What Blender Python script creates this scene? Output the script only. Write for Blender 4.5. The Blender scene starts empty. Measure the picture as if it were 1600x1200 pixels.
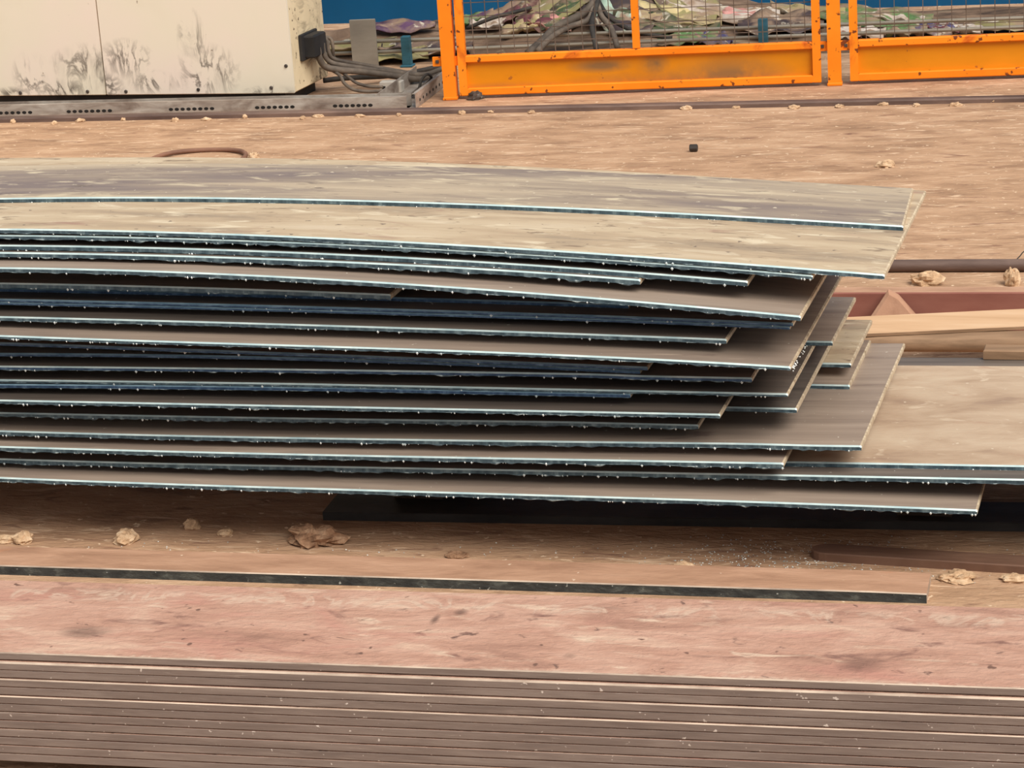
import bpy, math, random
import numpy as np
from mathutils import Matrix, Vector, noise

# ------------------------------------------------------------------ camera, world, light
S = bpy.context.scene
COL = S.collection
F, HC = 3800.0, 1.6                                   # focal length in pixels of a 1600 px frame, eye height

def nrm(a):
    return a / np.linalg.norm(a)

def rel(x, y):
    return np.array([x - 800.0, 600.0 - y, F])

_X = -nrm(rel(-14970, 493))                           # the rail direction as the camera sees it
_Y = rel(1724, -619)
_Y = nrm(_Y - _X * _X.dot(_Y))
_Z = np.cross(_X, _Y)
if _Z[1] < 0:
    _Z = -_Z
M3 = np.array([_X, _Y, _Z])
CAM = np.array([0.0, 0.0, HC])
cam_d = bpy.data.cameras.new('camera')
cam_d.sensor_width = 36.0
cam_d.lens = 36.0 * F / 1600.0
cam_d.clip_end = 200
cam = bpy.data.objects.new('camera', cam_d)
COL.objects.link(cam)
r_, u_, f_ = M3[:, 0], M3[:, 1], M3[:, 2]
cam.matrix_world = Matrix(((r_[0], u_[0], -f_[0], 0), (r_[1], u_[1], -f_[1], 0), (r_[2], u_[2], -f_[2], HC), (0, 0, 0, 1)))
S.camera = cam

world = bpy.data.worlds.new('overcast_daylight')
S.world = world
world.use_nodes = True
wb = world.node_tree.nodes['Background']
wb.inputs[0].default_value = (0.96, 0.98, 1.0, 1)
wb.inputs[1].default_value = 0.62
sun_d = bpy.data.lights.new('sun', 'SUN')
sun_d.energy = 3.9
sun_d.angle = math.radians(42)
sun_d.color = (1.0, 0.95, 0.86)
sun = bpy.data.objects.new('sun', sun_d)
sun.rotation_euler = (math.radians(27), math.radians(33), 0)
COL.objects.link(sun)
S.view_settings.view_transform = 'Standard'
S.view_settings.look = 'None'
S.view_settings.gamma = 1.0
S.view_settings.use_curve_mapping = False
S.view_settings.exposure = 0.0

# ------------------------------------------------------------------ helpers
def ray(x, y):
    return M3 @ rel(x, y)

def onz(x, y, z=0.0):                                 # a sight line met with a level surface
    d = ray(x, y)
    return CAM + d * ((z - HC) / d[2])

def onY(x, y, Y):
    d = ray(x, y)
    return CAM + d * (Y / d[1])

def onplane(x, y, p0, n):
    d = ray(x, y)
    return CAM + d * (np.dot(np.array(p0) - CAM, n) / d.dot(n))

def lin(c):
    o = []
    for q in c[:3]:
        q = q / 255.0
        o.append(q / 12.92 if q <= 0.04045 else ((q + 0.055) / 1.055) ** 2.4)
    return (o[0], o[1], o[2], 1.0)

def mk(name, ramp, *a_, **k_):
    return _mk(name, ramp, *a_, **k_)

def _mk(name, ramp, scale=(1, 1, 1), ns=4.0, detail=8.0, dist=0.0, rough=0.75, metal=0.0, bump=0.0, bscale=None,
       speck=None, streak=None, lowdirt=None, spec=0.3, spots=None, blots=None):
    """noise-ramped material; speck=(colour, amount, scale); streak=(colour, scale3, lo, hi); lowdirt=(colour, height, scale, width)"""
    m = bpy.data.materials.new(name)
    m.use_nodes = True
    nt = m.node_tree
    N, L = nt.nodes, nt.links
    b = N['Principled BSDF']
    b.inputs['Roughness'].default_value = rough
    b.inputs['Metallic'].default_value = metal
    b.inputs['Specular IOR Level'].default_value = spec
    tc = N.new('ShaderNodeTexCoord')
    oi = N.new('ShaderNodeObjectInfo')
    mul = N.new('ShaderNodeMath'); mul.operation = 'MULTIPLY'; mul.inputs[1].default_value = 37.0
    L.new(oi.outputs['Random'], mul.inputs[0])
    add = N.new('ShaderNodeVectorMath'); add.operation = 'ADD'
    L.new(tc.outputs['Object'], add.inputs[0]); L.new(mul.outputs[0], add.inputs[1])
    def noise_tex(sc3, s, d, di):
        mp = N.new('ShaderNodeMapping'); mp.inputs['Scale'].default_value = sc3
        L.new(add.outputs[0], mp.inputs[0])
        n = N.new('ShaderNodeTexNoise')
        n.inputs['Scale'].default_value = s; n.inputs['Detail'].default_value = d; n.inputs['Distortion'].default_value = di
        n.inputs['Roughness'].default_value = 0.6
        L.new(mp.outputs[0], n.inputs['Vector'])
        return n
    n1 = noise_tex(scale, ns, detail, dist)
    cr = N.new('ShaderNodeValToRGB')
    el = cr.color_ramp.elements
    el[0].position, el[0].color = ramp[0][0], lin(ramp[0][1])
    el[1].position, el[1].color = ramp[-1][0], lin(ramp[-1][1])
    for p, c in ramp[1:-1]:
        e = el.new(p); e.color = lin(c)
    L.new(n1.outputs[0], cr.inputs[0])
    out = cr.outputs[0]
    def mixin(fac, col, out):
        mx = N.new('ShaderNodeMix'); mx.data_type = 'RGBA'
        L.new(fac, mx.inputs[0]); L.new(out, mx.inputs[6]); mx.inputs[7].default_value = lin(col)
        return mx.outputs[2]
    def step(src, lo, hi):
        r = N.new('ShaderNodeMapRange'); r.clamp = True
        r.inputs[1].default_value = lo; r.inputs[2].default_value = hi
        L.new(src, r.inputs[0])
        return r.outputs[0]
    if streak:
        for st in (streak if isinstance(streak, list) else [streak]):
            n2 = noise_tex(st[1], 1.0, 6.0, 0.8)
            out = mixin(step(n2.outputs[0], st[2], st[3]), st[0], out)
    if speck:
        n3 = noise_tex((1, 1, 1), speck[2], 2.0, 0.0)
        out = mixin(step(n3.outputs[0], speck[1], speck[1] + 0.04), speck[0], out)
    if lowdirt:
        col, h, s, w = lowdirt
        n4 = noise_tex((1, 1, 1), s, 7.0, 1.6)
        sb = N.new('ShaderNodeMath'); sb.operation = 'SUBTRACT'; sb.inputs[1].default_value = 0.5
        L.new(n4.outputs[0], sb.inputs[0])
        ab = N.new('ShaderNodeMath'); ab.operation = 'ABSOLUTE'; L.new(sb.outputs[0], ab.inputs[0])
        line = step(ab.outputs[0], w, 0.0)
        n5 = noise_tex((1, 1, 1), s * 0.55, 3.0, 0.3)
        patch = step(n5.outputs[0], 0.47, 0.62)
        sx = N.new('ShaderNodeSeparateXYZ'); L.new(tc.outputs['Object'], sx.inputs[0])
        low = step(sx.outputs[2], h, h * 0.25)
        p = N.new('ShaderNodeMath'); p.operation = 'MULTIPLY'; L.new(line, p.inputs[0]); L.new(patch, p.inputs[1])
        q = N.new('ShaderNodeMath'); q.operation = 'MULTIPLY'; L.new(p.outputs[0], q.inputs[0]); L.new(low, q.inputs[1])
        out = mixin(q.outputs[0], col, out)
    if spots or blots:
        nw = noise_tex((1, 1, 1), 9.0, 4.0, 0.0)
        for kind, lst in (('spots', spots), ('blots', blots)):
            if not lst: continue
            colr, items = lst
            acc = None
            for (cx, cy, cz, sx_, sz_, *fl_) in items:
                su = N.new('ShaderNodeVectorMath'); su.operation = 'SUBTRACT'; su.inputs[1].default_value = (cx, cy, cz)
                L.new(tc.outputs['Object'], su.inputs[0])
                mu = N.new('ShaderNodeVectorMath'); mu.operation = 'MULTIPLY'; mu.inputs[1].default_value = (1 / sx_, 1 / sz_, 0) if fl_ else (1 / sx_, 0, 1 / sz_)
                L.new(su.outputs[0], mu.inputs[0])
                ln = N.new('ShaderNodeVectorMath'); ln.operation = 'LENGTH'; L.new(mu.outputs[0], ln.inputs[0])
                st_ = step(ln.outputs['Value'], 1.0, 0.25)
                if acc is None: acc = st_
                else:
                    mxm = N.new('ShaderNodeMath'); mxm.operation = 'MAXIMUM'; L.new(acc, mxm.inputs[0]); L.new(st_, mxm.inputs[1]); acc = mxm.outputs[0]
            if kind == 'spots':
                n6 = noise_tex((1.5, 1.5, 0.8), 6.0, 6.0, 0.9)
                sb6 = N.new('ShaderNodeMath'); sb6.operation = 'SUBTRACT'; sb6.inputs[1].default_value = 0.5; L.new(n6.outputs[0], sb6.inputs[0])
                ab6 = N.new('ShaderNodeMath'); ab6.operation = 'ABSOLUTE'; L.new(sb6.outputs[0], ab6.inputs[0])
                tex = step(ab6.outputs[0], 0.05, 0.0)
                n7 = noise_tex((1, 1, .5), 13.0, 5.0, .5)
                t2 = step(n7.outputs[0], 0.50, 0.95)
                ad = N.new('ShaderNodeMath'); ad.operation = 'ADD'; ad.use_clamp = True; L.new(tex, ad.inputs[0]); L.new(t2, ad.inputs[1]); tex = ad.outputs[0]
            else:
                tex = step(nw.outputs[0], 0.22, 0.55)
            pm = N.new('ShaderNodeMath'); pm.operation = 'MULTIPLY'; L.new(acc, pm.inputs[0]); L.new(tex, pm.inputs[1])
            pm2 = N.new('ShaderNodeMath'); pm2.operation = 'MULTIPLY'; pm2.inputs[1].default_value = 0.8; L.new(pm.outputs[0], pm2.inputs[0]); pm = pm2
            out = mixin(pm.outputs[0], colr, out)
    L.new(out, b.inputs['Base Color'])
    if bump:
        bp = N.new('ShaderNodeBump'); bp.inputs['Strength'].default_value = bump; bp.inputs['Distance'].default_value = 0.01
        nb = noise_tex(scale if bscale is None else bscale[0], ns * 3 if bscale is None else bscale[1], 6.0, 0.4)
        L.new(nb.outputs[0], bp.inputs['Height']); L.new(bp.outputs[0], b.inputs['Normal'])
    return m

class MB:
    """collects polygons and links them as ONE mesh object whose origin sits at its base"""
    def __init__(s):
        s.v, s.f, s.m = [], [], []
    def quadstrip(s, rings, mats=0, close=True, cap0=None, cap1=None):
        n = len(rings[0]); b = len(s.v)
        for r in rings:
            s.v.extend([tuple(p) for p in r])
        for i in range(len(rings) - 1):
            for j in range(n if close else n - 1):
                k = (j + 1) % n
                s.f.append((b + i * n + j, b + i * n + k, b + (i + 1) * n + k, b + (i + 1) * n + j))
                s.m.append(mats[j] if isinstance(mats, (list, tuple)) else mats)
        if cap0 is not None:
            s.f.append(tuple(b + j for j in range(n))[::-1]); s.m.append(cap0)
        if cap1 is not None:
            o = b + (len(rings) - 1) * n
            s.f.append(tuple(o + j for j in range(n))); s.m.append(cap1)
        return s
    def box(s, c, d, rz=0.0, m=0, ch=0.0):
        """chamfered box, centre c, size d"""
        ca, sa = math.cos(rz), math.sin(rz)
        hx, hy, hz = d[0] / 2, d[1] / 2, d[2] / 2
        ch = min(ch, hx * .45, hy * .45, hz * .45)
        def ring(z, ins):
            out = []
            for x, y in ((-hx + ins, -hy + ins), (hx - ins, -hy + ins), (hx - ins, hy - ins), (-hx + ins, hy - ins)):
                out.append((c[0] + x * ca - y * sa, c[1] + x * sa + y * ca, c[2] + z))
            return out
        if ch > 0:
            rings = [ring(-hz, ch), ring(-hz + ch, 0), ring(hz - ch, 0), ring(hz, ch)]
        else:
            rings = [ring(-hz, 0), ring(hz, 0)]
        return s.quadstrip(rings, m, True, m, m)
    def tube(s, pts, r, n=8, m=0):
        P = [Vector(p) for p in pts]
        rings = []
        up = Vector((0.13, 0.2, 1)).normalized()
        for i, p in enumerate(P):
            t = (P[min(i + 1, len(P) - 1)] - P[max(i - 1, 0)]).normalized()
            a = t.cross(up)
            if a.length < 1e-4:
                a = t.cross(Vector((1, 0, 0)))
            a.normalize(); bb = a.cross(t)
            rr = r[i] if isinstance(r, (list, tuple)) else r
            rings.append([tuple(p + (a * math.cos(2 * math.pi * k / n) + bb * math.sin(2 * math.pi * k / n)) * rr) for k in range(n)])
        return s.quadstrip(rings, m, True, m, m)
    def build(s, name, mats, parent=None, smooth=False, origin=None):
        V = np.array(s.v, dtype=float)
        if parent is not None:
            o0 = np.array(parent['_o'])
        elif origin is not None:
            o0 = np.array(origin, dtype=float)
        else:
            o0 = np.array([(V[:, 0].min() + V[:, 0].max()) / 2, (V[:, 1].min() + V[:, 1].max()) / 2, V[:, 2].min()])
        me = bpy.data.meshes.new(name)
        me.from_pydata((V - o0).tolist(), [], s.f)
        for q in (mats if isinstance(mats, (list, tuple)) else [mats]):
            me.materials.append(q)
        me.polygons.foreach_set('material_index', s.m)
        if smooth:
            me.polygons.foreach_set('use_smooth', [True] * len(s.f))
        me.update()
        ob = bpy.data.objects.new(name, me)
        COL.objects.link(ob)
        if parent is not None:
            ob.parent = parent
        else:
            ob.location = o0
        ob['_o'] = [float(q) for q in o0]
        return ob

def empty(name, loc):
    e = bpy.data.objects.new(name, None)
    e.empty_display_size = 0.05
    COL.objects.link(e)
    e.location = loc
    e['_o'] = [float(q) for q in loc]
    return e

def tag(o, label, cat, group=None, kind=None):
    if label: o['label'] = label
    if cat: o['category'] = cat
    if group: o['group'] = group
    if kind: o['kind'] = kind
    return o

def smooth_path(pts, n=6):
    P = [np.array(p, float) for p in pts]
    P = [2 * P[0] - P[1]] + P + [2 * P[-1] - P[-2]]
    out = []
    for i in range(1, len(P) - 2):
        for k in range(n):
            t = k / n
            a, b, c, d = P[i - 1], P[i], P[i + 1], P[i + 2]
            out.append(0.5 * (2 * b + (c - a) * t + (2 * a - 5 * b + 4 * c - d) * t * t + (3 * b - 3 * c + d - a) * t ** 3))
    out.append(P[-2])
    return [tuple(q) for q in out]

# ------------------------------------------------------------------ materials
M = {}
M['ground'] = mk('dusty_ground', [(0.32, (150, 117, 92)), (0.45, (174, 138, 109)), (0.56, (187, 150, 120)), (0.72, (200, 166, 136))],
                 (1.6, 4.0, 1), 3.0, 14, 0.3, 0.92, bump=0.7, bscale=((1, 2.5, 1), 30.0),
                 streak=[((216, 184, 154), (8, 34, 1), 0.57, 0.68), ((138, 102, 82), (9, 30, 1), 0.58, 0.72), ((222, 190, 158), (24, 70, 1), 0.64, 0.72)], speck=((226, 198, 168), 0.68, 46))
M['grey_dust'] = mk('dusty_grey_plate', [(0.34, (140, 124, 112)), (0.47, (162, 145, 127)), (0.58, (178, 160, 138)), (0.72, (190, 172, 148))],
                    (0.7, 9, 1), 2.2, 12, 0.3, 0.6, 0.08, 0.12, bscale=((2, 6, 1), 20), streak=[((124, 110, 106), (0.9, 6, 1), 0.50, 0.66), ((200, 184, 158), (8, 30, 1), 0.55, 0.68), ((112, 98, 90), (12, 46, 1), 0.60, 0.70)], speck=((206, 192, 170), 0.70, 60))
M['tan_dust'] = mk('dusty_tan_plate', [(0.32, (152, 134, 114)), (0.45, (178, 156, 130)), (0.57, (190, 170, 143)), (0.72, (198, 180, 156))],
                   (1.0, 6, 1), 2.6, 12, 0.3, 0.65, 0.05, 0.12, bscale=((2, 6, 1), 20), streak=[((160, 130, 112), (4, 14, 1), 0.60, 0.72), ((208, 192, 166), (9, 34, 1), 0.55, 0.68), ((128, 108, 90), (14, 48, 1), 0.60, 0.70)], speck=((124, 108, 94), 0.70, 50))
M['pale_plate'] = mk('pale_rusty_plate', [(0.32, (150, 124, 106)), (0.45, (178, 152, 128)), (0.57, (192, 168, 144)), (0.72, (202, 182, 158))],
                     (1.6, 3.5, 1), 2.6, 12, 0.4, 0.65, 0.05, 0.12, bscale=((2, 6, 1), 20), streak=[((170, 130, 108), (5, 9, 1), 0.60, 0.73), ((210, 190, 166), (12, 22, 1), 0.60, 0.72)], speck=((208, 190, 168), 0.69, 50))
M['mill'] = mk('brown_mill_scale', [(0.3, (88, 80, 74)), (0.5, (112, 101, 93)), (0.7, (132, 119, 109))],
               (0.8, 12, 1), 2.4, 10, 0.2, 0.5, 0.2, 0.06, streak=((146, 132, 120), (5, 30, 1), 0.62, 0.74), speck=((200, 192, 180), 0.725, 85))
M['mauve'] = mk('lit_mill_scale', [(0.3, (138, 122, 111)), (0.5, (160, 142, 128)), (0.7, (176, 158, 143))],
                (0.8, 12, 1), 2.4, 10, 0.2, 0.5, 0.15, 0.06, streak=[((178, 158, 142), (5, 26, 1), 0.60, 0.74), ((118, 98, 92), (4, 22, 1), 0.62, 0.74)], speck=((212, 204, 192), 0.725, 85))  # paler mill scale for the lit plates, brightness put into the colour
M['cut'] = mk('cut_steel_edge', [(0.3, (50, 68, 78)), (0.5, (78, 98, 108)), (0.7, (124, 144, 150))],
              (30, 3, 3), 2.0, 6, 0, 0.45, 0.4, 0.15, spec=0.5)  # cut steel, cool sky reflection put into its bluish colour
M['cutblue'] = mk('blue_cut_steel_edge', [(0.3, (36, 58, 84)), (0.5, (58, 84, 114)), (0.7, (98, 124, 150))],
                  (30, 3, 3), 2.0, 6, 0, 0.45, 0.4, 0.15, spec=0.5)  # bluer copy for edges in the dark mid-stack, reflection in the colour
M['bluelip'] = mk('blue_cut_lip', [(0.3, (96, 128, 150)), (0.7, (150, 178, 192))], (6, 3, 3), 3.0, 4, 0, 0.4, 0.3)
M['lip'] = mk('bright_cut_lip', [(0.3, (168, 194, 198)), (0.7, (218, 232, 228))], (6, 3, 3), 3.0, 4, 0, 0.4, 0.25)  # bare cut lip, edge highlight put into the pale colour
M['endface'] = mk('end_edge_highlight', [(0.3, (164, 142, 116)), (0.7, (222, 204, 176))], (3, 30, 3), 3.0, 4, 0, 0.6, 0.2)  # light line on the plate ends, put into the pale colour
M['burr'] = mk('slag_burr', [(0.4, (48, 62, 70)), (0.55, (84, 100, 106)), (0.68, (180, 194, 194))], (60, 3, 60), 1.0, 3, 0, 0.4, 0.2, spec=0.6)
M['bead'] = mk('slag_bead', [(0.35, (190, 202, 202)), (0.6, (244, 246, 242))], (40, 3, 40), 1.0, 3, 0, 0.35, 0.1, spec=0.6)
def rose(name, **kw):
    return mk(name, [(0.3, (154, 115, 99)), (0.45, (180, 138, 119)), (0.56, (190, 150, 131)), (0.72, (204, 172, 150))],
               (1.6, 4.5, 1), 3.4, 14, 0.8, 0.8, 0.0, 0.6, bscale=((2, 4, 1), 22.0),
               streak=[((136, 100, 88), (9, 19, 1), 0.61, 0.70), ((206, 178, 156), (9, 26, 1), 0.60, 0.72), ((116, 88, 78), (20, 34, 1), 0.65, 0.71), ((182, 132, 116), (3, 8, 1), 0.56, 0.72)], speck=((118, 88, 76), 0.70, 30), **kw)
M['rose'] = rose('rosy_rust')
M['baredge'] = mk('brown_bar_edge', [(0.3, (112, 98, 91)), (0.5, (126, 111, 103)), (0.7, (142, 127, 118))],
                  (4, 3, 30), 1.6, 8, 0.2, 0.6, 0.08, 0.12, speck=((200, 188, 178), 0.70, 80), streak=((158, 144, 134), (14, 1, 300), 0.62, 0.74))
M['barlip'] = mk('worn_bar_highlight', [(0.35, (150, 130, 116)), (0.65, (214, 194, 174))], (2.5, 2, 2), 3.0, 5, 0, 0.55, 0.1)  # worn lip, its highlight put into the pale colour
M['bartop'] = mk('rusty_bar_top', [(0.3, (158, 120, 96)), (0.5, (180, 140, 114)), (0.7, (194, 154, 128))], (1.5, 5, 1), 4.0, 12, 0.4, 0.85, 0,
                 0.35, speck=((224, 200, 176), 0.735, 60), streak=((206, 134, 92), (2, 6, 1), 0.6, 0.75))
M['darkedge'] = mk('dark_bar_edge', [(0.35, (52, 54, 54)), (0.55, (70, 72, 70)), (0.75, (112, 116, 110))], (14, 4, 30), 2.0, 7, 0.4, 0.6, 0.2, 0.3,
                   speck=((170, 174, 168), 0.70, 90))
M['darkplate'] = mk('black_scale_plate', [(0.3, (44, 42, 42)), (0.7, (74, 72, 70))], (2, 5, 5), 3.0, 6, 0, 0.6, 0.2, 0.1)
M['brownbar'] = mk('brown_flat_bar', [(0.3, (92, 66, 54)), (0.5, (116, 86, 70)), (0.7, (140, 108, 90))], (1, 6, 1), 3, 7, 0, 0.6, 0.1, 0.15)
M['cream2'] = mk('cream_side_paint', [(0.3, (206, 188, 154)), (0.5, (224, 206, 172)), (0.7, (232, 216, 186))], (1, 1, 1), 2.0, 5, 0, 0.45, 0,
                 0.0, speck=((96, 80, 64), 0.67, 42), lowdirt=((92, 76, 60), 0.5, 4.0, 0.05), spec=0.4)
M['black'] = mk('black_rubber', [(0.3, (30, 29, 30)), (0.7, (52, 50, 50))], ns=8, rough=0.6)
M['cable'] = mk('dusty_grey_cable', [(0.3, (70, 62, 56)), (0.55, (102, 91, 81)), (0.75, (138, 122, 107))], (1, 1, 1), 14, 5, 0, 0.7)
M['cabledk'] = mk('dark_cable', [(0.3, (44, 41, 40)), (0.7, (76, 70, 64))], (1, 1, 1), 14, 5, 0, 0.7)
M['tray'] = mk('galvanised_tray', [(0.3, (136, 122, 112)), (0.5, (168, 156, 145)), (0.7, (198, 190, 180))], (2, 2, 6), 4, 8, 0.5, 0.5, 0.25, 0.1,
               streak=((104, 84, 72), (3, 3, 9), 0.58, 0.72))
M['hole'] = mk('slot_dark', [(0.3, (26, 24, 23)), (0.7, (40, 36, 34))], rough=0.9)
M['rail'] = mk('dark_brown_rail', [(0.3, (84, 66, 60)), (0.5, (108, 88, 80)), (0.7, (136, 112, 100))], (1, 4, 4), 4, 7, 0, 0.55, 0.2, 0.15)
M['orange'] = mk('orange_paint', [(0.3, (236, 122, 12)), (0.5, (244, 134, 20)), (0.7, (250, 144, 30))], ns=3, rough=0.5,
                 speck=((120, 60, 24), 0.64, 30), streak=((196, 88, 18), (6, 6, 6), 0.62, 0.74))
M['wire'] = mk('rusty_mesh_wire', [(0.3, (84, 70, 60)), (0.7, (122, 106, 94))], ns=9, rough=0.6, metal=0.2)
M['blue'] = mk('blue_wall_paint', [(0.3, (0, 72, 112)), (0.5, (0, 80, 124)), (0.7, (6, 90, 136))], ns=1.5, rough=0.55)
M['greyboard'] = mk('grey_guard_plate', [(0.3, (128, 120, 110)), (0.5, (144, 136, 124)), (0.7, (156, 148, 136))], (1, 1, 3), 4, 7, 0, 0.6, 0.1)
M['teal'] = mk('teal_post_paint', [(0.3, (40, 74, 82)), (0.5, (50, 94, 108)), (0.7, (60, 112, 134))], (1, 1, 4), 6, 5, 0, 0.55)
M['pipe'] = mk('galvanised_conduit', [(0.3, (128, 120, 108)), (0.7, (168, 160, 146))], (1, 6, 6), 4, 5, 0, 0.5, 0.3)
M['heap'] = mk('heap_dust', [(0.3, (86, 68, 55)), (0.5, (118, 95, 78)), (0.7, (152, 127, 106))], (1, 1, 1), 5, 9, 1.0, 0.9, 0, 0.5,
               streak=[((62, 50, 43), (3, 9, 9), 0.54, 0.66), ((150, 138, 112), (4, 10, 8), 0.60, 0.70)])
M['clod'] = mk('pale_clod', [(0.34, (168, 136, 106)), (0.5, (202, 168, 134)), (0.66, (222, 194, 162))], ns=45, rough=0.95, bump=0.5)
M['clodrust'] = mk('rust_clod', [(0.34, (122, 90, 68)), (0.5, (164, 126, 98)), (0.66, (196, 160, 130))], ns=40, rough=0.95, bump=0.8)
M['redbeam'] = mk('red_oxide_steel', [(0.3, (118, 70, 60)), (0.5, (138, 86, 74)), (0.7, (152, 100, 86))], (1, 3, 3), 3, 7, 0, 0.7)
M['plank'] = mk('pale_tan_plank', [(0.3, (192, 154, 118)), (0.5, (206, 168, 132)), (0.7, (214, 180, 146))], (1, 9, 9), 2.4, 7, 0.6, 0.75)
M['plankside'] = mk('brown_timber', [(0.3, (108, 84, 64)), (0.5, (146, 116, 90)), (0.7, (168, 136, 108))], (1, 6, 6), 3, 7, 0.6, 0.8)
M['rustplate'] = mk('rusty_offcut', [(0.3, (148, 108, 86)), (0.5, (174, 132, 107)), (0.7, (192, 150, 124))], ns=9, rough=0.85, bump=0.2)
M['hose'] = mk('brown_hose', [(0.3, (104, 74, 60)), (0.7, (146, 106, 86))], ns=8, rough=0.7)
M['steelnut'] = mk('dark_nut', [(0.3, (60, 54, 50)), (0.7, (92, 82, 76))], ns=12, rough=0.5, metal=0.3)
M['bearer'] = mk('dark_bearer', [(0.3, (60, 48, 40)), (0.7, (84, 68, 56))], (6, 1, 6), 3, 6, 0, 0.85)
M['chips'] = mk('metal_chips', [(0.3, (150, 160, 160)), (0.7, (226, 228, 222))], ns=40, rough=0.4, metal=0.2)
M['whitebox'] = mk('white_junction', [(0.3, (170, 162, 152)), (0.7, (206, 200, 190))], ns=6, rough=0.5)

# ------------------------------------------------------------------ setting: ground and back wall
g = MB()
nx, ny = 60, 90
gx = np.linspace(-7.5, 3.5, nx); gy = np.linspace(0.4, 11.0, ny)
for j in range(ny):
    for i in range(nx):
        z = 0.0
        g.v.append((gx[i], gy[j], z))
for j in range(ny - 1):
    for i in range(nx - 1):
        a = j * nx + i
        g.f.append((a, a + 1, a + nx + 1, a + nx)); g.m.append(0)
fl = g.build('floor', M['ground'], origin=(0, 0, 0)); fl['kind'] = 'structure'
w = MB(); w.box((-2.0, 10.62, 1.5), (11, 0.12, 3.0))
wl = w.build('wall_back', M['blue']); wl['kind'] = 'structure'

# ------------------------------------------------------------------ the bowed stack of cut plates
AY = math.radians(2.5)
U3 = np.array([math.cos(AY), -math.sin(AY), 0]); V3 = np.array([math.sin(AY), math.cos(AY), 0])
O3 = np.array([-0.2, 4.01, 0.0])
ULEFT = -2.55

def profile(pts, v0, k):
    n = V3 - k * U3
    us, zs = [], []
    for x, y in pts:
        q = onplane(x, y, O3 + V3 * v0, n)
        us.append((q - O3).dot(U3)); zs.append(q[2])
    deg = {1: 0, 2: 1, 3: 2, 4: 2}.get(len(us), 3)
    c = np.polyfit(us, zs, deg)
    lo = us[0]
    s0 = np.polyval(np.polyder(c), lo) if deg else 0.0
    def zf(u):
        return np.where(u < lo, np.polyval(c, lo) + s0 * 0.5 * (u - lo), np.polyval(c, np.maximum(u, lo)))
    return us, zf

placed = []                                            # (ustart, uend, z bottom function, vfront, vback)
GU = np.linspace(-2.6, 1.2, 381)

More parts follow.
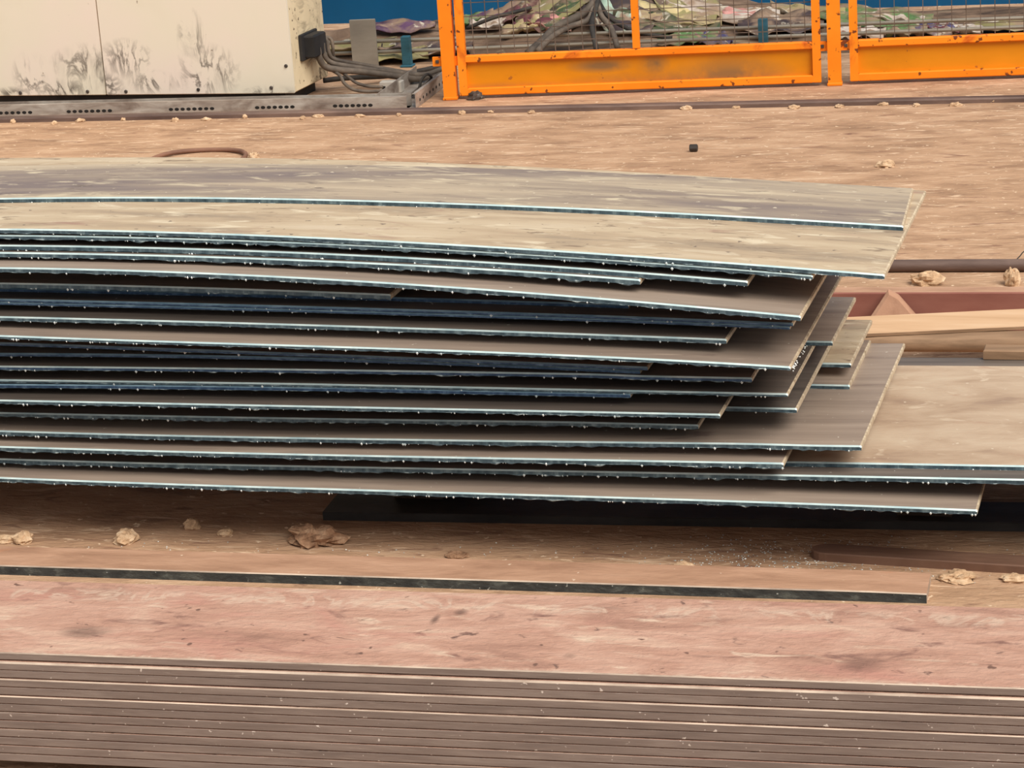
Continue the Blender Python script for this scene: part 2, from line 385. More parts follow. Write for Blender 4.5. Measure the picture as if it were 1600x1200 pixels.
def plate(label, top, edge, pts=None, zconst=None, uend=None, ustart=ULEFT, v0=0.0, k=0.0, W=0.61, t=0.009, burr=0.7, seed=0, endburr=False, lip='lip'):
    rnd = random.Random(seed * 7 + 3)
    if pts is not None:
        us, zf = profile(pts, v0, k)
        if uend is None: uend = us[-1]
    else:
        zf = zconst if callable(zconst) else (lambda u: np.full_like(np.asarray(u, float), zconst))
    zg = np.asarray(zf(GU), float).copy()
    mask = (GU >= ustart) & (GU <= uend)
    for (a, b, zb, va, vb) in placed:                  # lie below whatever is already on top
        mm = mask & (GU >= a) & (GU <= b)
        if not mm.any(): continue
        if v0 > vb or v0 + W < va: continue
        ex = np.maximum(zg[mm] - (zb[mm] - 0.0004), 0).max()
        if ex > 0:
            zg -= np.where(zg > -9, np.interp(GU, GU[mm], np.maximum(zg[mm] - (zb[mm] - 0.0004), 0)), 0)
    kern = np.ones(9) / 9
    zs = np.convolve(np.pad(zg, 4, mode='edge'), kern, mode='valid')
    zg = np.minimum(zg, zs)
    placed.append((ustart, uend, zg - t, v0, v0 + W))
    n = nrm(V3 - k * U3)
    def base(u):
        return O3 + U3 * u + V3 * (v0 + k * u)
    c = 0.0026
    nseg = 56
    uu = list(np.linspace(ustart, uend - 0.003, nseg)) + [uend]
    rings = []
    for i, u in enumerate(uu):
        z = float(np.interp(u, GU, zg)); p = base(u)
        dz = 0.0012 if i == len(uu) - 1 else 0.0
        prof = [(0, -t), (0, -c - dz), (c, -dz), (W - 0.001, -dz), (W, -0.001 - dz), (W, -t)]
        rings.append([p + n * a + np.array([0, 0, z + h]) for a, h in prof])
    mb = MB()
    # faces between profile points: front, lip, top, back lip, back, bottom
    mb.quadstrip(rings, [1, 2, 0, 3, 3, 0], True, 3, 3)
    mb.m[(nseg - 1) * 6 + 2] = 3                       # pale highlight painted into the rim along the right end
    ob = mb.build('steel_plate', [M[top], M[edge], M[lip], M['endface']])
    tag(ob, label, 'steel plate', 'cut steel plates in the bowed stack')
    # slag burr under the front edge: a ragged lip and hanging beads
    if burr > 0:
        bb = MB()
        u = max(ustart, -2.1); step = 0.006
        tops, lows = [], []
        L = int((uend - u) / step)
        ph = rnd.random() * 50
        for i in range(L + 1):
            x = u + i * step
            z = float(np.interp(x, GU, zg)) - t
            d = max(0.0, noise.noise((x * 60 + ph, seed * 3.1, 0)) + 0.15 + 0.3 * noise.noise((x * 9, ph, 4))) * 0.006 * burr
            p = base(x)
            tops.append([p + n * 0.0002 + np.array([0, 0, z + .0003]), p - n * 0.0006 + np.array([0, 0, z - d * .5]), p + n * 0.001 + np.array([0, 0, z - d - 0.0002]), p + n * 0.003 + np.array([0, 0, z + .0003])])
        bb.quadstrip(tops, 0, True, 0, 0)
        nb = int((uend - u) * 34 * burr)
        for _ in range(nb):
            x = u + rnd.random() * (uend - u); r = 0.0012 + 0.0019 * rnd.random() ** 2
            z = float(np.interp(x, GU, zg)) - t - r * 0.4
            p = base(x) + n * 0.0005 + np.array([0, 0, z])
            b0 = len(bb.v)
            for dd in ((1, 0, 0), (-1, 0, 0), (0, 1, 0), (0, -1, 0), (0, 0, 1), (0, 0, -1.3)):
                bb.v.append(tuple(p + np.array(dd) * r))
            for q in ((0, 2, 4), (2, 1, 4), (1, 3, 4), (3, 0, 4), (2, 0, 5), (1, 2, 5), (3, 1, 5), (0, 3, 5)):
                bb.f.append(tuple(b0 + w_ for w_ in q)); bb.m.append(1)
        if endburr:
            for _ in range(30):
                s = rnd.random() ** 1.6 * 0.16; r = 0.0005 + 0.0009 * rnd.random()
                p = base(uend) + n * s + U3 * (0.002 + 0.004 * rnd.random()) + np.array([0, 0, float(np.interp(uend, GU, zg)) - t * rnd.random() * 1.4])
                b0 = len(bb.v)
                for dd in ((1.6, 0, 0), (-1, 0, 0), (0, 1, 0), (0, -1, 0), (0, 0, 1), (0, 0, -1.6)):
                    bb.v.append(tuple(p + np.array(dd) * r))
                for q in ((0, 2, 4), (2, 1, 4), (1, 3, 4), (3, 0, 4), (2, 0, 5), (1, 2, 5), (3, 1, 5), (0, 3, 5)):
                    bb.f.append(tuple(b0 + w_ for w_ in q)); bb.m.append(1)
        bo = bb.build('slag_burr', [M['burr'], M['bead']], ob)
        bo['kind'] = 'stuff'; bo['label'] = 'ragged pale slag beads hanging from the cut edge'
    return ob

P2pts = [(0, 357.5), (400, 367), (800, 387), (1200, 415), (1382, 429)]
_, zP2 = profile(P2pts, 0.0, 0.0)
plate('narrow dusty grey plate lying on top of the whole stack', 'grey_dust', 'cut', zconst=lambda u: zP2(np.asarray(u)) + 0.0095, uend=-0.158, v0=0.316, k=0.055, W=0.305, t=0.009, burr=.45, seed=1)
plate('wide tan dusty plate directly under the narrow topmost one, pointing over the floor', 'tan_dust', 'cut', P2pts, t=0.008, burr=.5, seed=2, W=.633)
plate('thin plate pressed against the underside of the wide tan plate', 'mill', 'cut', [(0, 367), (400, 376), (800, 395), (1000, 409), (1270, 430)], t=0.007, burr=.8, seed=3)
plate('plate ending just right of centre, longer of the two close-set ones under the tan plate', 'mill', 'cut', [(0, 383), (400, 391), (800, 412.5), (1168, 439)], t=0.009, burr=.6, seed=4)
plate('plate with a bright edge, shorter of the two close-set ones under the tan plate', 'mill', 'cut', [(0, 394.5), (400, 402.5), (800, 424), (1000, 435)], t=0.009, burr=.9, seed=5, v0=-.012)
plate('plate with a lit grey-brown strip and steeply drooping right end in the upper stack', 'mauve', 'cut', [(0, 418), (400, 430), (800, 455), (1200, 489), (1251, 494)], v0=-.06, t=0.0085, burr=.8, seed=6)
plate('shortest plate in the dark upper stack, ending left of centre', 'mill', 'cut', [(0, 442), (400, 452), (610, 460)], t=0.009, burr=.6, seed=7, v0=-.02)
plate('dark bluish plate ending right of centre just below the shortest one', 'mill', 'cutblue', [(0, 450), (400, 459), (800, 470), (982, 476)], t=0.007, burr=.4, seed=8, v0=0.05, lip='bluelip')
plate('upper of two long blue-edged plates pressed together', 'mill', 'cutblue', [(0, 461), (400, 471), (800, 484), (1239, 501)], t=0.0055, burr=.3, seed=9, lip='bluelip')
plate('lower of two long blue-edged plates pressed together', 'mill', 'cutblue', [(0, 471), (400, 481), (800, 490), (1234, 506)], t=0.0055, burr=.3, seed=10, lip='bluelip')
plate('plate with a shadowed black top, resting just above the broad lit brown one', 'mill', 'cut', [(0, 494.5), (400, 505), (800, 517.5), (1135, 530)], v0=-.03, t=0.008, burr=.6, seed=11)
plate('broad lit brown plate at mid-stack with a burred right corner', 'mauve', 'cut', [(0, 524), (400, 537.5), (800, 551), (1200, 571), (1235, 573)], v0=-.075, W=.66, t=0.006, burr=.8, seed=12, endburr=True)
plate('thin plate tucked close under the broad brown plate, upper of a touching pair', 'mill', 'cutblue', [(0, 535), (400, 550), (800, 564), (1012, 574)], v0=-.02, t=0.006, burr=.3, seed=13, lip='bluelip')
plate('thin plate under the broad brown plate, lower of a touching pair', 'mill', 'cutblue', [(0, 552), (400, 557), (800, 570), (1000, 579)], v0=-.01, t=0.006, burr=.3, seed=14, lip='bluelip')
plate('plate with a dark edge ending below the burred corner', 'mill', 'cutblue', [(0, 572), (400, 576), (800, 582), (1175, 589)], v0=-.02, t=0.007, burr=.6, seed=15)
plate('half-width plate peeking out right of the burred corner', 'mauve', 'cut', zconst=0.336, uend=-.288, ustart=-1.2, v0=.285, W=.31, t=0.008, burr=.3, seed=16)
plate('plate with a long edge reaching further right, upper of a doubled edge', 'mill', 'cut', [(0, 593), (400, 598), (800, 605), (1231, 614)], v0=-.01, t=0.0055, burr=.4, seed=17)
plate('plate ending near centre, lower of a doubled grey edge', 'mill', 'cutblue', [(0, 600), (400, 604), (800, 610), (985, 615)], v0=-.01, t=0.0075, burr=.5, seed=18, lip='bluelip')
plate('dull brown plate in the lower stack below the doubled grey edge', 'mill', 'cut', [(0, 625), (400, 632.5), (800, 641), (1125, 647)], v0=-.04, t=0.007, burr=.9, seed=19)
plate('brown plate set back behind the dull one, corner jutting right', 'mill', 'cut', zconst=.2815, uend=-.318, v0=.05, W=.6, t=0.008, burr=.2, seed=20)
plate('small pale half-width plate end, upper of two at the right of the stack', 'tan_dust', 'cut', zconst=.2715, uend=-.266, ustart=-1.2, v0=.36, W=.3, t=0.008, burr=.2, seed=21)
plate('plate whose ragged end stops below the dull brown one', 'mill', 'cut', [(0, 644.5), (400, 652), (800, 658), (1091, 661)], v0=0.0, t=0.0075, burr=.9, seed=22)
plate('small mauve half-width plate end, lower of two at the right of the stack', 'mauve', 'cut', zconst=.243, uend=-.263, ustart=-1.2, v0=.315, W=.3, t=0.008, burr=.2, seed=23)
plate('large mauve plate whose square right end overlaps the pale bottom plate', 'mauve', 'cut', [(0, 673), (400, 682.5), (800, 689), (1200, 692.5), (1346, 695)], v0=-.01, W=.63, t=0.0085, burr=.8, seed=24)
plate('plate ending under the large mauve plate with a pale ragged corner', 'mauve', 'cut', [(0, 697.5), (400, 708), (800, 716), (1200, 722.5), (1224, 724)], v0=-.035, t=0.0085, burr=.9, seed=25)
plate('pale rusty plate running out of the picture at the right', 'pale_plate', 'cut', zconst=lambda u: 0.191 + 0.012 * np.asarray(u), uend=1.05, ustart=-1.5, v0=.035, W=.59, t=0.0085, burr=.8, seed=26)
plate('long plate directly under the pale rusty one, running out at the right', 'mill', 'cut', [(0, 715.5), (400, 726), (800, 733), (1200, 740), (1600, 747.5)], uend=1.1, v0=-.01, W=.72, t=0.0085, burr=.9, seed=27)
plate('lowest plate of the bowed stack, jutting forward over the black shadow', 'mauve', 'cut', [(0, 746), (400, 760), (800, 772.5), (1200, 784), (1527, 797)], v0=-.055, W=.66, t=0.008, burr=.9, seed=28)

ZB = 0.132                                             # underside of the lowest plate
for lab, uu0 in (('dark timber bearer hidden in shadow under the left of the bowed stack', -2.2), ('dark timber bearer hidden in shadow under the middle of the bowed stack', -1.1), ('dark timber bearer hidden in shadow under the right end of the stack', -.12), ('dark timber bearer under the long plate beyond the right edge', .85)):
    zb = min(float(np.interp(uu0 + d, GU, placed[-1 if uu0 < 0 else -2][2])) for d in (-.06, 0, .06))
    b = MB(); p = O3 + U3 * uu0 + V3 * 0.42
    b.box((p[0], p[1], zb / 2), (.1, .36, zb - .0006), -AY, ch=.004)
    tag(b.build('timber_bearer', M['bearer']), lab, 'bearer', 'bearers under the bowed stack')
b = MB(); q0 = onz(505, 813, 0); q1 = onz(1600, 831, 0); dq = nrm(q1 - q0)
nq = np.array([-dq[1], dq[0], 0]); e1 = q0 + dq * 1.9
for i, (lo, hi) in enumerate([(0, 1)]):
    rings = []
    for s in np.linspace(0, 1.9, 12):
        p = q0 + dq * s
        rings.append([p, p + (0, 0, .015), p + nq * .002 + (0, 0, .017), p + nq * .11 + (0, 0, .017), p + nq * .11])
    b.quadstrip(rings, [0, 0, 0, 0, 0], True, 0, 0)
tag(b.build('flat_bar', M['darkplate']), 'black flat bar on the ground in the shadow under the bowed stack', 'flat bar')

# ------------------------------------------------------------------ the front bundle of flat bars
ZT = 0.205
pf0 = onz(0, 1018, ZT); pf1 = onz(1600, 1077, ZT)
pb0 = onz(0, 908, ZT); pb1 = onz(1600, 949, ZT)
yf = (pf0[1] + pf1[1]) / 2; yb = (pb0[1] + pb1[1]) / 2
low = onY(0, 1188, yf)[2]
NB = 13
oT = np.array([-.9, (yf + yb) / 2, 0])
def tl_(px_, py_):
    q_ = onz(px_, py_, ZT) - oT
    return q_[0], q_[1], 0.0
M['rosetop'] = rose('rosy_rust_top', blots=((100, 74, 64), [tl_(720, 957) + (.014, .016, 1), tl_(135, 987) + (.05, .03, 1), tl_(680, 968) + (.008, .025, 1), tl_(890, 1025) + (.012, .012, 1), tl_(1345, 1040) + (.04, .03, 1)]),
                    spots=((200, 172, 152), [(0, (yb - yf) / 2 - .05, 0, 60, .032, 1), (0, -(yb - yf) / 2, 0, 60, .012, 1)]))
tb = (ZT - low) / NB
ords = ['topmost rosy dusty', 'second', 'third', 'fourth', 'fifth', 'sixth', 'seventh', 'eighth', 'ninth', 'tenth', 'eleventh', 'twelfth', 'lowest']
rnd = random.Random(5)
for i in range(NB):
    off = [0.0, -0.004, -0.0035, -0.005, -0.0042, -.0055, -.005, -.0053, -.005, -.0056, -.005, -.0054, -.005][i]
    th = tb - [.0022, .0012, .0022, .0016, .002, .0016, .002, .0018, .002, .002, .0018, .002, .002][i]
    zt = ZT - i * tb
    b = MB(); rings = []
    ch = [.0016, .0026, .0005, .0016, .0006, .0014, .0006, .0008, .0006, .0006, .0008, .0006, .0006][i]
    for x in np.linspace(-3.2, 1.4, 40):
        yy = yf + off + 0.0006 * noise.noise((x * 2.2, i * 5.3, 0))
        rings.append([(x, yy + .0006, zt - th), (x, yy, zt - th + .0008), (x, yy, zt - ch), (x, yy + ch, zt), (x, yb + off * .3, zt), (x, yb + off * .3, zt - th)])
    b.quadstrip(rings, [1, 1, 2, 0, 1, 1], True, 1, 1)
    ob = b.build('flat_bar', [M['rosetop' if i == 0 else 'rose'], M['baredge'], M['barlip' if ch > .001 else 'baredge']], origin=(oT[0], oT[1], zt - th))
    lab = ords[i] + (' flat bar of the front bundle, its whole top in view' if i == 0 else ' flat bar from the top of the front bundle' + (', bright worn lip on its edge' if i in (1, 5) else '') if i < 12 else ' flat bar of the front bundle, partly below the picture')
    tag(ob, lab, 'flat bar', 'flat bars in the front bundle')
    # thin dark seam that keeps the bars apart is the real gap between them
zb0 = ZT - NB * tb + 0.0011
for k_, (lab, xx) in enumerate((('short timber bearer under the left of the front bundle', -1.9), ('short timber bearer under the right of the front bundle', -.05))):
    b = MB(); b.box((xx, (yf + yb) / 2 + .02, zb0 / 2), (.09, .2, zb0 - .0004), ch=.003)
    tag(b.build('timber_bearer', M['bearer']), lab, 'bearer')
# ------------------------------------------------------------------ loose bars on the ground
def bar_from_px(name, label, front, back_w, th, zbase, mats, cat='flat bar', xl=0.0, group=None):
    q0 = onz(*front[0], zbase); q1 = onz(*front[1], zbase); d = nrm(q1 - q0); n_ = np.array([-d[1], d[0], 0])
    L = np.linalg.norm(q1 - q0)
    b = MB(); rings = []
    r2 = random.Random(11)
    for s in list(np.linspace(-xl, L - .002, 30)) + [L]:
        j = 0 if s < L - .003 else .0015
        p = q0 + d * s
        rings.append([p, p + (0, 0, th - .002 - j), p + n_ * .002 + (0, 0, th - j), p + n_ * (back_w - .002) + (0, 0, th - j), p + n_ * back_w + (0, 0, th - .002), p + n_ * back_w])
    b.quadstrip(rings, [1, 2, 0, 1, 1, 1], True, 1, 2)
    return tag(b.build(name, [M[m_] for m_ in mats]), label, cat, group)
bar_from_px('flat_bar', 'narrow rusty flat bar with black front edge lying behind the front bundle', ((0, 898), (1448, 943)), .098, .019, 0.0, ('bartop', 'darkedge', 'barlip'), xl=1.0)
q0 = onz(1263, 876, 0); q1 = onz(1600, 897.5, 0); d = nrm(q1 - q0); n_ = np.array([-d[1], d[0], 0])
b = MB(); prof = [(-.0, 1.0)]; outline = []
for k_ in range(9):
    a_ = math.pi / 2 + math.pi * k_ / 8
    outline.append((math.cos(a_) * .03 + .03, math.sin(a_) * .025 + .025))
outline += [(.85, 0.0), (.85, .05)]
rings = []
for z, ins in ((0, 0), (.014, 0), (.016, .002)):
    rings.append([q0 + d * (x if ins == 0 else x + (ins if x < .4 else -ins)) + n_ * (y if ins == 0 else (y - .025) * .93 + .025) + np.array([0, 0, z]) for x, y in outline])
b.quadstrip(rings, 0, True, 0, 0)
tag(b.build('flat_bar', M['brownbar']), 'dark brown flat bar with a rounded end on the ground below the lowest plate', 'flat bar')

# ------------------------------------------------------------------ clods and stones
def clod(label, px, py, w_, h_, dep, mat='clod', seed=0, z0=0.0, cat='clod', group=None, name='clod', rough=.35):
    c = onz(px, py, z0)
    b = MB(); nu, nv = 20, 11
    rings = []
    for j in range(nv + 1):
        ph = math.pi * (0.02 + 0.96 * j / nv) - math.pi / 2
        ring = []
        for i in range(nu):
            th_ = 2 * math.pi * i / nu
            dvec = Vector((math.cos(ph) * math.cos(th_), math.cos(ph) * math.sin(th_), math.sin(ph)))
            s = 1 + rough * noise.noise(dvec * 1.9 + Vector((seed * 3.7, 1, 2))) + rough * .6 * noise.noise(dvec * 4.7 + Vector((seed, 5, 2))) + rough * .15 * noise.noise(dvec * 10 + Vector((seed, 9, 2)))
            zz = max(dvec.z * s, -.35)
            ring.append((c[0] + dvec.x * s * w_ / 2, c[1] + dep / 2 + dvec.y * s * dep / 2, z0 + (zz + .35) / 1.35 * h_))
        rings.append(ring)
    b.quadstrip(rings, 0, True, 0, 0)
    return tag(b.build(name, M[mat], smooth=False), label, cat, group)

clod('small crumbly clod at the left edge of the ground strip', 30, 852, .04, .02, .04, 'clod', 1)
clod('flaky tan clod left of the biggest crumbly lump', 190, 853, .045, .022, .05, 'clod', 2)
clod('rounded dull stone in the shadow edge under the bowed stack', 296, 829, .034, .018, .03, 'clod', 3, cat='stone', name='stone')
clod('biggest crumbly rusty lump on the ground before the bowed stack', 484, 858, .10, .032, .07, 'clodrust', 4, rough=.6)
clod('flat pale clod behind the narrow bar, right of centre', 1066, 893, .034, .012, .03, 'clod', 5)
clod('pale sandy clod right of the narrow bar end', 1495, 913, .055, .014, .04, 'clod', 6, rough=.6)
clod('pale sandy clod at the right edge beside the brown flat bar', 1585, 912, .05, .012, .03, 'clod', 7)
clod('small flat clod at left beside the crumbly edge clod', 8, 850, .05, .012, .03, 'clod', 8)
clod('low dull clod right of the rounded stone', 348, 838, .03, .009, .03, 'clod', 9)
clod('low reddish clod behind the narrow bar near centre', 710, 874, .045, .009, .03, 'clodrust', 10)
clod('pale rock lying alone on the far floor at right', 1383, 263, .055, .02, .05, 'clod', 11, cat='rock', name='rock')
clod('twin-lobed pale clod behind the red beam', 1448, 448, .085, .03, .05, 'clod', 12, rough=.5)
clod('bright pale lump behind the red beam near the right edge', 1581, 449, .04, .045, .05, 'clod', 13)
clod('small pale clod right beside the brown hose ring', 394, 250, .04, .02, .04, 'clod', 14)
clod('dark stone at the foot of the first fence stile', 740, 157, .06, .03, .05, 'steelnut', 15, cat='stone', name='stone')
r3 = random.Random(9)
for i in range(26):
    x_ = 20 + i * 62 + r3.uniform(-22, 22)
    yy_ = 192.5 - x_ * .0205 + r3.uniform(-1, 5)
    clod('small pale clod lying in front of the dark back rail', x_, yy_, r3.uniform(.018, .045), r3.uniform(.008, .016), r3.uniform(.02, .04), 'clod', 30 + i, group='clods along the back rail')
# metal chips on the ground: nobody could count them
b = MB(); r4 = random.Random(21)
for i in range(900):
    if i < 650:
        px_, py_ = r4.gauss(1240, 110), r4.gauss(872, 20)
    else:
        px_, py_ = r4.uniform(100, 1600), r4.uniform(845, 905)
    if py_ < 835 or py_ > 912: continue
    c = onz(px_, py_, 0); r = r4.uniform(.0006, .0016)
    if px_ < 1450 and py_ > 893: continue
    b0 = len(b.v)
    for dd in ((1, 0, 0), (-1, 0, 0), (0, 1, 0), (0, -1, 0), (0, 0, 1)):
        b.v.append((c[0] + dd[0] * r * r4.uniform(.6, 1.8), c[1] + dd[1] * r * r4.uniform(.6, 1.8), .0003 + dd[2] * r))
    for q in ((0, 2, 4), (2, 1, 4), (1, 3, 4), (3, 0, 4)):
        b.f.append(tuple(b0 + w_ for w_ in q)); b.m.append(0)
ob = b.build('metal_chips', M['chips']); tag(ob, 'fine bright metal chips scattered on the ground before the stack', 'chips', kind='stuff')

# ------------------------------------------------------------------ things right of and behind the stack
# dark round bar on the far ground
b = MB(); p0 = onz(1400, 428, 0); p1 = onz(1600, 427, 0)
b.tube([(x, p0[1] + .02, .0162) for x in np.linspace(-1.6, 1.5, 20)], .016, 12)
tag(b.build('round_bar', M['rail'], smooth=True), 'dark brown round bar on the floor behind the red beam', 'bar')
# red channel beam
by = 5.52; bz = onY(1500, 457, by)[2]
b = MB()
xs = np.linspace(-.75, 1.4, 12)
prof = [(0, 0), (0, bz - .003), (.003, bz), (.05, bz), (.05, bz - .008), (.008, bz - .008), (.008, .008), (.05, .008), (.05, 0)]
b.quadstrip([[(x, by + a, h) for a, h in prof] for x in xs], [0, 0, 1, 0, 0, 0, 0, 0, 0], True, 0, 0)
tag(b.build('channel_beam', [M['redbeam'], M['bartop']]), 'red oxide steel channel lying on the floor behind the stack at right', 'beam')
# triangular offcut leaning on the channel
ty = by - .03
tz = [onY(1349, 505, ty - .02), onY(1388, 453, ty + .015), onY(1404, 462, ty + .012), onY(1446, 505, ty - .02)]
b = MB()
pl = [np.array([tz[0][0] - .02, ty - .035, 0.0]), np.array([tz[1][0], ty + .012, tz[1][2]]), np.array([tz[2][0], ty + .01, tz[2][2]]), np.array([tz[3][0] + .03, ty - .035, 0.0])]
cen = sum(pl) / 4
rings = [[p + np.array([0, .012, 0]) for p in pl], [p for p in pl], [cen + (p - cen) * .86 + np.array([0, -.006, 0]) for p in pl]]
b.quadstrip(rings, 0, True, 0, 0)
tag(b.build('triangular_offcut', M['rustplate']), 'rusty triangular offcut leaning against the red channel', 'offcut')
# tan plank on brown timber
z_ = .105
q0 = onz(1355, 521.5, z_); q1 = onz(1600, 510, z_); d = nrm(q1 - q0); n_ = np.array([-d[1], d[0], 0])
b = MB(); rings = []
for s in np.linspace(-.3, 1.5, 16):
    p = q0 + d * s
    rings.append([p + (0, 0, -.007), p + (0, 0, -.001), p + n_ * .001, p + n_ * .142, p + n_ * .143 + (0, 0, -.001), p + n_ * .143 + (0, 0, -.007)])
b.quadstrip(rings, [1, 1, 0, 1, 1, 1], True, 1, 1)
tag(b.build('plank', [M['plank'], M['plankside']]), 'pale tan plank lying askew right behind the bowed stack', 'plank')
b = MB(); yb2 = 5.13
prof = []
for k_ in range(13):
    a_ = math.pi * 2 * k_ / 13
    ca, sa = math.cos(a_), math.sin(a_)
    prof.append((.045 * math.copysign(abs(ca) ** .6, ca), .0800 + .0172 * math.copysign(abs(sa) ** .6, sa)))
b.quadstrip([[(x, yb2 + .055 + a, h) for a, h in prof] for x in np.linspace(-.7, 1.5, 14)], 0, True, 0, 0)
tag(b.build('timber_beam', M['plankside'], smooth=True), 'dark brown rounded timber carrying the pale plank', 'timber')
for lab, xx in (('dark packer block under the left end of the brown timber', -.62), ('dark packer block under the right of the brown timber', .9)):
    b = MB(); b.box((xx, yb2 + .055, .0312), (.08, .09, .0622), ch=.003); tag(b.build('packer_block', M['bearer']), lab, 'block')
zp23 = float(np.interp(-.1, GU, placed[-2][2])) + .0085
q0 = onz(1536, 569, zp23); b = MB()
b.box((q0[0] + .15, q0[1] + .012 + .03, zp23 + .0105), (.3, .045, .02), -AY, ch=.002)
tag(b.build('timber_block', M['plankside']), 'small rusty brown block behind the pale rusty plate at the right edge', 'block')

# hose ring on the far floor, loose metal nut, bent wire
c_ = np.array([-2.955, 7.585]); b = MB()
b.tube([(c_[0] + .165 * math.cos(a_), c_[1] + .158 * math.sin(a_), .009 + .002 * math.sin(3 * a_)) for a_ in np.linspace(-.35, math.pi * 1.9, 64)], .0078, 8)
tag(b.build('hose_ring', M['hose'], smooth=True), 'brown ring of hose lying on the far floor behind the stack', 'hose')
b = MB(); q = onz(1084, 237, 0)
ring = lambda x, r: [(q[0] + x, q[1] + r * math.cos(a_), .0125 + r * math.sin(a_)) for a_ in np.linspace(0, 2 * math.pi, 9)[:-1]]
b.quadstrip([ring(-.013, .010), ring(-.011, .0122), ring(.011, .0122), ring(.013, .010), ring(.013, .006), ring(.006, .005)], 0, True, 0, 0)
tag(b.build('steel_bushing', M['steelnut']), 'small dark steel bushing lying alone on the far floor', 'bushing')
b = MB(); q = onz(1587, 409, 0)
b.tube(smooth_path([(q[0], q[1], .002), (q[0] + .01, q[1] + .01, .012), (q[0] + .03, q[1] + .02, .024), (q[0] + .09, q[1], .005)]), .0016, 5)
tag(b.build('bent_wire', M['cabledk']), 'thin bent wire standing off the floor near the right edge', 'wire')

# ------------------------------------------------------------------ back rail, cable trays
b = MB()
ry = onz(800, 176, 0)[1]
prof = [(0, 0), (0, .013), (.004, .018), (.03, .02), (.036, .016), (.036, 0)]
rings = []
for x in np.linspace(-6, 2.5, 30):
    rings.append([(x, ry + a, h) for a, h in prof])
b.quadstrip(rings, 0, True, 0, 0)
tag(b.build('floor_rail', M['rail']), 'dark brown steel rail running along the floor before the fence and cabinet', 'rail')

def tray(name, label, p0, p1, wid, h, slots):
    """perforated cable tray: floor and two side walls, slots in the front wall"""
    p0, p1 = np.array(p0, float), np.array(p1, float); d = nrm(p1 - p0); n_ = np.array([-d[1], d[0], 0]); L = np.linalg.norm(p1 - p0)
    b = MB(); t = .002
    prof = [(0, 0), (0, h), (.012, h), (.012, h - t), (t, h - t), (t, t), (wid - t, t), (wid - t, h), (wid, h), (wid, 0)]
    b.quadstrip([[p0 + d * s + n_ * a + np.array([0, 0, z + .001]) for a, z in prof] for s in np.linspace(0, L, 14)], 0, True, 0, 0)
    root = b.build(name, M['tray'])
    tag(root, label, 'cable tray')
    for s in slots:
        sm = MB(); c = p0 + d * s + np.array([0, 0, h * .42]); 
        pts = []
        for k_ in range(8):
            a_ = 2 * math.pi * k_ / 8
            pts.append((math.cos(a_) * .009, math.sin(a_) * .006))
        sm.quadstrip([[c + d * x + np.array([0, 0, y]) + n_ * .001 for x, y in pts], [c + d * x + np.array([0, 0, y]) - n_ * .0006 for x, y in pts]], 0, True, 0, 0)
        sm.build('slot', M['hole'], root)
    return root
ty0 = onz(300, 179, 0)[1]
tl = onY(-200, 180, ty0)[0]; tr = onY(636, 172, ty0)[0]
sl = []
for cx0, n in ((10, 8), (135, 8), (295, 8), (430, 7), (552, 7)):
    for k_ in range(n):
        sl.append(onY(cx0 - 28 + k_ * 9.2, 170, ty0)[0] - tl)
tray('cable_tray', 'long grey perforated cable tray along the foot of the cabinet', (tl, ty0, 0), (tr, ty0, 0), .07, .05, [q for q in sl if 0 < q < tr - tl - .02])
tray('cable_tray', 'short perforated cable tray running back beside the first fence post', (tr + .03, ty0 + .02, 0), (tr + .02, ty0 + .62, 0), .15, .055, [.06 + .05 * k_ for k_ in range(10)])

# ------------------------------------------------------------------ electrical cabinet
ca0 = onz(460, 146, .05); cal = onz(0, 150, .05); dC = nrm(cal - ca0) * -1; dC[2] = 0; dC = nrm(dC); nC = np.array([-dC[1], dC[0], 0])
rzC = math.atan2(dC[1], dC[0])
root = empty('electrical_cabinet', (ca0[0] - dC[0] * 1.0 + nC[0] * .17, ca0[1] - dC[1] * 1.0 + nC[1] * .17, 0))
tag(root, 'big cream electrical cabinet with soot stains at its foot, top left', 'cabinet')
HT = 1.75; DEP = .35; WL = 2.2
def cb(a0, a1, v0_, v1_, z0, z1):
    c = ca0 + dC * (a0 + a1) / 2 + nC * (v0_ + v1_) / 2
    return (c[0], c[1], (z0 + z1) / 2), (abs(a1 - a0), abs(v1_ - v0_), z1 - z0)
b = MB(); b.box(*cb(-WL, -.002, .012, DEP, .05, HT), rz=rzC, ch=.004); b.build('body', M['cream2'], root)
b = MB(); b.box(*cb(-WL + .03, -.05, .03, DEP - .02, 0, .05), rz=rzC); b.build('plinth', M['black'], root)
seam = (onplane(166, 146, ca0, nC) - ca0).dot(dC)
ro_ = np.array(root['_o']); SP = []
for px_, py_, rx_, rz_ in ((50, 118, 36, 42), (132, 102, 62, 36), (100, 140, 60, 22), (166, 136, 34, 30), (196, 92, 50, 34), (238, 128, 44, 22), (325, 112, 58, 46), (300, 66, 26, 56), (310, 126, 52, 26), (425, 142, 50, 10), (20, 146, 40, 12)):
    q_ = onplane(px_, py_, ca0, nC) - ro_
    SP.append((q_[0], q_[1], q_[2], rx_ / 400.0, rz_ / 400.0))
M['cream'] = mk('cream_cabinet_paint', [(0.3, (218, 206, 184)), (0.5, (226, 216, 196)), (0.7, (230, 214, 200))], (1, 1, 1), 1.4, 4, 0, 0.45, 0,
                0.0, speck=((150, 134, 116), 0.745, 40), spec=0.4, spots=((66, 56, 49), SP))
for a0, a1, lab in ((seam + .003, 0.0, None), (seam - 1.0, seam - .003, None)):
    b = MB(); b.box(*cb(a0, a1, 0, .0115, .05, HT - .01), rz=rzC, ch=.003)
    b.build('door', M['cream'], root)
